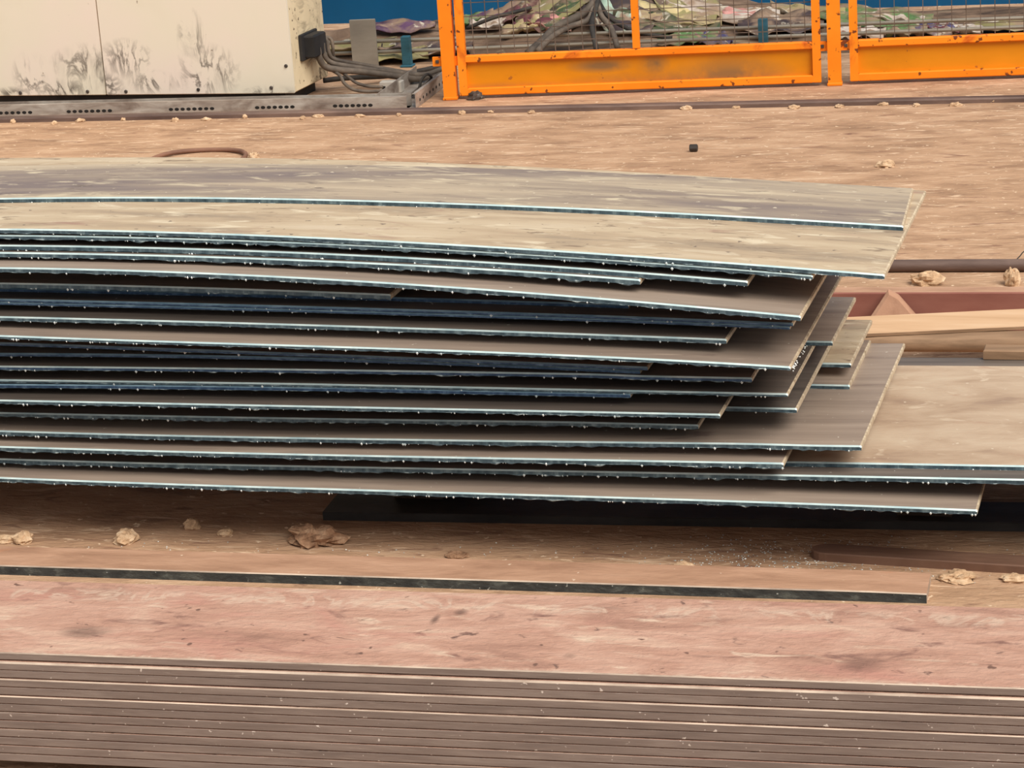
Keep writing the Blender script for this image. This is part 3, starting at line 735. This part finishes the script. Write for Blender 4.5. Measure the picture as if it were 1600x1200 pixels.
for px_, py_ in ((137, 143), (197, 143), (310, 140), (424, 137), (447, 103), (32, 145)):
    q = onplane(px_, py_, ca0, nC); b = MB()
    for rr in (1,):
        rg = lambda e, r: [q + dC * r * math.cos(a_) + np.array([0, 0, r * math.sin(a_)]) - nC * e for a_ in np.linspace(0, 2 * math.pi, 11)[:-1]]
        b.quadstrip([rg(-.001, .007), rg(.003, .0068), rg(.0045, .005)], 0, True, 0, 0)
    b.build('screw', M['steelnut'], root)
# cable gland box on the side
sp = onplane(462, 72, ca0, dC); sv = (sp - ca0).dot(nC)
gq = ca0 + nC * .13 + dC * 0.0
gz = onplane(480, 70, ca0 + nC * .1, dC)
gr = empty('connector_block', (gz[0] + .04, gz[1], gz[2] - .05))
tag(gr, 'black multi-pole connector block on the side of the cream cabinet', 'connector')
b = MB(); b.box((gz[0] + .028, gz[1], gz[2]), (.05, .12, .085), rz=rzC, ch=.006); b.build('housing', M['black'], gr)
b = MB(); b.box((gz[0] + .006, gz[1], gz[2]), (.012, .16, .10), rz=rzC, ch=.003); b.build('flange', M['black'], gr)
gx_ = gz[0] + .095
# cables
def cable(label, pts, r, mat='cable', cat='cable', group='cables beside the cabinet'):
    P = [onY(x, y, Y) for x, y, Y in pts]
    for p in P:
        p[2] = max(p[2], r + .001)
    b = MB(); b.tube(smooth_path(P, 5), r, 8)
    return tag(b.build('cable', M[mat], smooth=True), label, cat, group)
Yg = gz[1]
cable('thickest dusty cable dropping from the connector and sweeping right', [(489, 62, Yg), (496, 72, Yg), (499, 90, Yg), (508, 104, Yg + .02), (530, 109, Yg + .05), (575, 113, Yg + .12), (620, 119, Yg + .18), (655, 123, Yg + .25), (690, 112, Yg + .35)], .0125)
cable('second dusty cable from the connector, just above the thickest', [(492, 60, Yg + .04), (503, 66, Yg + .04), (507, 86, Yg + .04), (518, 98, Yg + .06), (548, 104, Yg + .1), (600, 111, Yg + .16), (658, 117, Yg + .26), (695, 106, Yg + .36)], .010)
cable('third dusty cable, bending down behind the second', [(495, 59, Yg + .08), (510, 62, Yg + .08), (514, 82, Yg + .08), (524, 93, Yg + .1), (566, 101, Yg + .16), (628, 112, Yg + .22), (668, 118, Yg + .3)], .008)
cable('short stub cable curling off the back of the connector', [(498, 58, Yg + .11), (516, 60, Yg + .12), (520, 74, Yg + .12), (522, 90, Yg + .14), (540, 97, Yg + .18), (600, 108, Yg + .24)], .007)
cable('low thin cable looping down to the white terminal block, front one', [(508, 104, Yg + .06), (530, 117, Yg + .03), (538, 130, Yg), (552, 140, Yg - .03), (575, 143, Yg - .03), (598, 142, Yg - .02)], .0065)
cable('low thin cable looping down to the white terminal block, back one', [(516, 104, Yg + .1), (540, 117, Yg + .06), (556, 129, Yg + .04), (576, 135, Yg + .03), (598, 136, Yg + .02)], .006)
cable('dark cable crossing behind the others from cabinet to fence post', [(505, 126, Yg + .16), (540, 122, Yg + .2), (600, 119, Yg + .3), (650, 112, Yg + .4), (700, 101, Yg + .5)], .010, 'cabledk')
cable('dark loop of cable standing up in the short tray', [(655, 138, Yg + .02), (659, 124, Yg + .03), (668, 116, Yg + .05), (674, 122, Yg + .08), (664, 134, Yg + .1)], .0055, 'cabledk')
for i, (dx, lab) in enumerate(((0, 'left one of the dusty cables lying in the short tray'), (10, 'middle one of the dusty cables lying in the short tray'), (20, 'right one of the dusty cables lying in the short tray'))):
    cable(lab, [(640 + dx * .7, 150 - dx * .5, Yg - .08), (655 + dx, 138 - dx * .4, Yg + .06), (672 + dx * .8, 125 - dx * .3, Yg + .2), (690 + dx * .5, 112, Yg + .36)], .006)
q = onz(611, 146, .001); b = MB(); root = b.box((q[0], q[1] + .02, .024), (.085, .04, .044), ch=.003).build('terminal_block', M['whitebox'])
tag(root, 'small white terminal block among the low cables', 'terminal block')
for k_ in (-1, 0, 1):
    b = MB(); b.box((q[0] + k_ * .026, q[1] - .0005, .02), (.012, .003, .018), ch=.001); b.build('port', M['hole'], root)

# ------------------------------------------------------------------ guard plate, posts and conduits behind the fence line
q = onz(572, 106, 0); top = onY(572, 30, q[1])[2]; wd = (onY(592, 70, q[1]) - onY(553, 70, q[1]))[0]
b = MB(); b.box((q[0], q[1], top / 2), (wd, .012, top), .1, ch=.002)
tag(b.build('guard_plate', M['greyboard']), 'plain grey steel plate standing upright behind the cables', 'plate')
CY = 9.4
def post(label, px, ptop, pbot):
    q = onY(px, pbot, CY - .035); z1 = onY(px, ptop, CY - .035)[2]
    r = empty('conduit_post', (q[0], CY - .035, 0)); tag(r, label, 'post', 'teal posts carrying the conduits')
    b = MB(); b.box((q[0], CY - .035, z1 / 2), (.034, .034, z1), ch=.003); b.build('upright', M['teal'], r)
    b = MB(); b.box((q[0], CY - .035, .005), (.05, .05, .008), ch=.002); b.build('foot_plate', M['teal'], r)
post('teal conduit post between the grey plate and the first fence post', 637, 56, 100)
post('teal conduit post behind the fence mesh right of centre', 1193, 28, 68)
for lab, pa, pb_ in (('upper thin grey conduit running behind the fence', (700, 60.5), (1600, 28)), ('lower thin grey conduit running behind the fence', (700, 77), (1600, 42))):
    a_, c__ = onY(*pa, CY), onY(*pb_, CY); dd = (c__ - a_) / np.linalg.norm(c__ - a_)
    b = MB(); b.tube([a_ - dd * .9, a_, (a_ + c__) / 2, c__, c__ + dd * 1.5], .0075, 8)
    tag(b.build('conduit', M['pipe'], smooth=True), lab, 'conduit')
for lab, y0, y1, Y_ in (('grey conduit above the cables left of the first fence post', 64, 61, 9.75), ('grey conduit low behind the upright grey plate', 80, 79, 9.7), ('dusty conduit lowest behind the upright grey plate', 92, 88, 9.6)):
    b = MB(); b.tube([onY(500, y0, Y_), onY(600, (y0 + y1) / 2, Y_), onY(720, y1, Y_)], .011, 8)
    tag(b.build('conduit', M['cable'], smooth=True), lab, 'conduit')

# ------------------------------------------------------------------ orange fence
fa = onz(705, 155, 0); fb = onz(1600, 121.5, 0); dF = nrm(fb - fa); nF = np.array([-dF[1], dF[0], 0]); rzF = math.atan2(dF[1], dF[0])
FH = 1.45
def fs(px, py):                                       # along-fence coordinate of a sight line on the fence plane
    return (onplane(px, py, fa, nF) - fa).dot(dF)
def fbox(b, s0, s1, z0, z1, t0=-.02, t1=.02, ch=.003, m=0):
    c = fa + dF * (s0 + s1) / 2 + nF * (t0 + t1) / 2
    return b.box((c[0], c[1], (z0 + z1) / 2), (s1 - s0, t1 - t0, z1 - z0), rzF, m, ch)
def fpost(label, sc):
    p = fa + dF * sc
    r = empty('fence_post', (p[0], p[1], 0)); tag(r, label, 'fence post', 'orange fence posts')
    b = MB(); fbox(b, sc - .024, sc + .024, .0, FH + .05, -.024, .024); b.build('post_tube', M['orange'], r)
    b = MB(); fbox(b, sc - .027, sc + .027, 0, .012, -.027, .03); b.build('base_plate', M['orange'], r)
    for zz in (.125, 1.2):
        for sd in (-1, 1):
            b = MB(); s_ = sc + sd * .042
            fbox(b, s_ - .018, s_ + .018, zz, zz + .035, -.006, .006, .001); k2 = b.build('bracket', M['orange'], r)
            b = MB(); fbox(b, s_ - .006, s_ + .006, zz + .012, zz + .024, -.012, -.006, .001); b.build('bolt', M['steelnut'], k2)
    return r
s1p = fs(703, 120); s2p = fs(1304, 100)
fpost('first orange fence post, right of the cables', s1p)
fpost('second orange fence post, between the two fence panels', s2p)
def fpanel(label, s0, s1, mull, smears=()):
    p = fa + dF * (s0 + s1) / 2
    r = empty('mesh_fence', (p[0], p[1], 0)); tag(r, label, 'fence', 'orange mesh fences')
    z0 = .012; zk = onplane(735, 97, fa, nF)[2]; zk2 = onplane(735, 86, fa, nF)[2]
    for a_, n2 in ((s0, 'stile'), (s1 - .03, 'stile')):
        b = MB(); fbox(b, a_, a_ + .03, z0, FH, -.015, .015); b.build(n2, M['orange'], r)
    for a_, c__ in ((z0, z0 + .028), (zk, zk2), (FH - .03, FH)):
        b = MB(); fbox(b, s0 + .03, s1 - .03, a_, c__, -.015, .015); b.build('rail', M['orange'], r)
    b = MB(); fbox(b, s0 + .03, s1 - .03, z0 + .028, zk, 0.004, .008, .0); 
    SM = []
    for px_, py_, rx_, rz_ in smears:
        q_ = onplane(px_, py_, fa, nF) - np.array(r['_o']); SM.append((q_[0], q_[1], q_[2], rx_ / 425.0, rz_ / 425.0))
    am = mk('amber_panel_paint', [(0.3, (196, 118, 4)), (0.5, (212, 132, 8)), (0.7, (222, 138, 14))], (1, 1, 2), 2.5, 6, 0, 0.5, 0, 0, speck=((170, 100, 30), 0.72, 30), blots=((112, 92, 66), SM) if SM else None)
    b.build('kick_panel', am, r)
    if mull:
        b = MB(); fbox(b, mull - .013, mull + .013, zk2, FH - .03, -.013, .013); b.build('mullion', M['orange'], r)
    b = MB(); cell = .0505
    s_ = s0 + .03 + cell * .6
    while s_ < s1 - .03:
        fbox(b, s_ - .0014, s_ + .0014, zk2, FH - .03, .004, .0068, 0); s_ += cell
    z_ = zk2 + .04
    while z_ < FH - .03:
        fbox(b, s0 + .03, s1 - .03, z_ - .0014, z_ + .0014, .0068, .0096, 0); z_ += cell
    me_ = b.build('wire_mesh', M['wire'], r)
    return r
fpanel('orange fence panel with an inner mullion and dark smears on its kick panel', fs(727, 120) - .022, fs(1283, 100), fs(993, 40), ((1020, 102, 30, 22), (1140, 122, 110, 40), (1060, 138, 240, 34), (940, 103, 60, 13), (800, 146, 160, 20)))
fpanel('orange fence panel running out of the picture at the right', fs(1328, 100), fs(1328, 100) + 1.35, None, ((1350, 124, 34, 12), (1560, 120, 60, 8)))

# ------------------------------------------------------------------ heap behind the fence with coloured film and cables
def heap_z(x, y):
    q = 0.0
    for cx, cy, sx, sy, h in ((-1.95, 9.95, .5, .36, .24), (-1.25, 9.9, .45, .34, .05), (-.4, 9.9, 1.2, .34, .08), (1.1, 9.95, .9, .36, .09), (-3.05, 9.86, .75, .28, .105)):
        q += h * math.exp(-((x - cx) / sx) ** 2 - ((y - cy) / sy) ** 2)
    q += .04 * noise.noise((x * 3.2, y * 5, 1.3)) * min(1, q * 8)
    return q - .015
b = MB(); nx, ny = 120, 34
xs = np.linspace(-3.9, 1.8, nx); ys = np.linspace(9.2, 10.55, ny)
for j in range(ny):
    for i in range(nx):
        b.v.append((xs[i], ys[j], heap_z(xs[i], ys[j])))
for j in range(ny - 1):
    for i in range(nx - 1):
        a_ = j * nx + i; b.f.append((a_, a_ + 1, a_ + nx + 1, a_ + nx)); b.m.append(0)
ob = b.build('rubble_heap', M['heap'], smooth=True)
tag(ob, 'low dusty heap of rubble spreading behind the orange fence', 'heap')
filmc = dict(green=(92, 122, 76), dgreen=(68, 84, 58), purple=(92, 66, 92), maroon=(112, 64, 74), white=(204, 192, 182), cream=(202, 184, 136), pink=(196, 138, 132), dark=(74, 62, 64), cyan=(166, 190, 174), olive=(146, 138, 94), blue=(80, 76, 112))
for k_, c in filmc.items():
    M['film_' + k_] = mk('film_' + k_, [(0.3, tuple(int(q * .82) for q in c)), (0.7, tuple(min(255, int(q * 1.1)) for q in c))], ns=6, rough=0.5, streak=[((150, 126, 106), (6, 14, 8), 0.44, 0.60), ((206, 196, 178), (14, 30, 14), 0.60, 0.68), ((76, 62, 56), (10, 24, 10), 0.60, 0.70)])
def film(label, px, py, L, W_, colk, yaw, seed):
    d = ray(px, py); hit = None
    for s in np.linspace(9.3 / d[1], 10.5 / d[1], 200):
        p = CAM + d * s
        if p[2] <= heap_z(p[0], p[1]) + .01:
            hit = p; break
    if hit is None: hit = onz(px, py, 0.0)
    b = MB(); nu, nv = 16, 7; ca, sa = math.cos(yaw), math.sin(yaw)
    top, bot = [], []
    for j in range(nv):
        for i in range(nu):
            a_ = (i / (nu - 1) - .5); c = (j / (nv - 1) - .5)
            ww = W_ * (1 - 1.6 * a_ * a_) * (1 + .3 * noise.noise((a_ * 4, seed, 0)))
            x = hit[0] + a_ * L * ca - c * ww * sa; y = hit[1] + a_ * L * sa + c * ww * ca
            z = max(heap_z(x, y), 0) + .034 + .022 * noise.noise((a_ * 5 + seed, c * 3, 3)) + .012 * math.cos(c * 14 + seed)
            top.append((x, y, z)); bot.append((x, y, z - .004))
    n0 = len(top); b.v = top + bot
    for j in range(nv - 1):
        for i in range(nu - 1):
            a_ = j * nu + i
            b.f.append((a_, a_ + 1, a_ + nu + 1, a_ + nu)); b.m.append(0)
            b.f.append((n0 + a_ + nu, n0 + a_ + nu + 1, n0 + a_ + 1, n0 + a_)); b.m.append(0)
    for i in range(nu - 1):
        b.f.append((i + 1, i, n0 + i, n0 + i + 1)); b.m.append(0)
        a_ = (nv - 1) * nu + i; b.f.append((a_, a_ + 1, n0 + a_ + 1, n0 + a_)); b.m.append(0)
    for j in range(nv - 1):
        a_ = j * nu; b.f.append((a_, a_ + nu, n0 + a_ + nu, n0 + a_)); b.m.append(0)
        a_ = j * nu + nu - 1; b.f.append((a_ + nu, a_, n0 + a_, n0 + a_ + nu)); b.m.append(0)
    tag(b.build('plastic_film', M['film_' + colk], smooth=True), label, 'plastic film', 'coloured film scraps on the heap')
FILMS = [('brown rag lying low behind the grey upright plate', 545, 82, .4, .12, 'olive', .1), ('dark rag lying beneath the conduits beside the teal post', 665, 84, .4, .12, 'dark', -.1), ('brown rag heaped between grey plate and teal post', 612, 95, .3, .14, 'olive', .3), ('purple film scrap left of the first fence post', 625, 50, .3, .06, 'purple', .1), ('green film scrap just right of the first stile', 742, 38, .16, .1, 'green', .2),
 ('pale film scrap beside the leftmost green one', 762, 46, .16, .08, 'white', -.3), ('dark purple film scrap above the leftmost green one', 782, 28, .26, .07, 'purple', .15),
 ('maroon film scrap at left of the cable tangle', 815, 27, .16, .1, 'maroon', .3), ('pink film scrap low at left of the cable tangle', 862, 47, .2, .08, 'pink', -.3),
 ('maroon film scrap beneath the dark green roll', 842, 40, .22, .1, 'maroon', -.2), ('dark green film roll beside the cable tangle', 893, 27, .26, .12, 'dgreen', .3),
 ('olive film scrap high at left of the cable tangle', 870, 8, .34, .2, 'olive', .1), ('cream film scrap low at left of the cable tangle', 815, 52, .16, .08, 'cream', .2),
 ('pale cyan film strip right of the cable tangle', 958, 36, .2, .12, 'cyan', -.6), ('big dark purple film right beside the mullion', 975, 16, .34, .26, 'dark', -.35),
 ('cream film strip right of the mullion', 1058, 36, .36, .12, 'cream', .05), ('olive film high right of the mullion', 1075, 12, .3, .22, 'olive', -.4),
 ('long white film strip high on the heap right of the mullion', 1130, 28, .46, .08, 'white', -.05), ('dark green film lying low right of the mullion', 1040, 48, .44, .1, 'dgreen', -.05),
 ('pink film scrap left of the second fence post', 1168, 30, .2, .06, 'pink', .1), ('light green film patch just above the kick panel', 1075, 67, .24, .1, 'green', .2),
 ('violet film patch just above the kick panel', 1115, 68, .16, .1, 'blue', -.5), ('dark film sheet left of the second fence post', 1220, 46, .34, .18, 'dark', .1),
 ('olive film strip over the dark sheet by the second post', 1262, 28, .3, .07, 'olive', 0), ('pink scrap in the gap right of the second post', 1322, 62, .12, .08, 'pink', .2),
 ('long green film sheet in the right panel', 1365, 36, .46, .16, 'green', -.1), ('white film strip right of the long green sheet', 1405, 39, .2, .07, 'white', -.3),
 ('small bright green film low in the right panel', 1417, 56, .16, .09, 'green', .1), ('violet film strip low in the right panel', 1458, 53, .18, .1, 'blue', -.4),
 ('maroon film strip low in the right panel', 1478, 53, .14, .1, 'maroon', -.4), ('white film strip low in the right panel', 1500, 54, .18, .08, 'white', -.3),
 ('olive green film at the right edge of the right panel', 1580, 46, .34, .1, 'olive', .1), ('pale grey film patch low right of the second post', 1345, 58, .2, .09, 'white', -.2)]
for i, fdef in enumerate(FILMS):
    film(*fdef, i * 1.7)
def heapcable(label, pts, r, mat='cable'):
    P = []
    for x, y, Y in pts:
        p = onY(x, y, Y); p[2] = max(p[2], heap_z(p[0], p[1]) + r * .6, r); P.append(p)
    b = MB(); b.tube(smooth_path(P, 5), r, 8)
    tag(b.build('cable', M[mat], smooth=True), label, 'cable', 'cables on the heap')
heapcable('thick cable curving from the heap top down to the kick panel at left', [(935, -25, 9.7), (925, 8, 9.55), (905, 25, 9.5), (870, 42, 9.42), (850, 62, 9.3), (825, 84, 9.2)], .017)
heapcable('cable sweeping left across the heap below the thick one', [(928, 12, 9.52), (918, 32, 9.45), (890, 42, 9.4), (862, 58, 9.3), (840, 80, 9.2)], .012)
heapcable('cable dropping straight down from the heap top', [(940, -20, 9.7), (930, 15, 9.5), (925, 40, 9.4), (932, 78, 9.25)], .011, 'cabledk')
heapcable('cable falling right from the heap top towards the mullion', [(932, -10, 9.65), (938, 22, 9.5), (955, 45, 9.4), (965, 75, 9.3)], .012)
heapcable('cable running right from the tangle under the dark film', [(934, 0, 9.6), (950, 25, 9.5), (975, 42, 9.45), (1005, 52, 9.45), (1050, 60, 9.45)], .009, 'cabledk')
heapcable('thin dark cable across the heap at left of the tangle', [(730, 44, 9.6), (770, 28, 9.6), (800, 20, 9.65), (830, 12, 9.7)], .008, 'cabledk')
for o in bpy.data.objects:
    if '_o' in o: del o['_o']
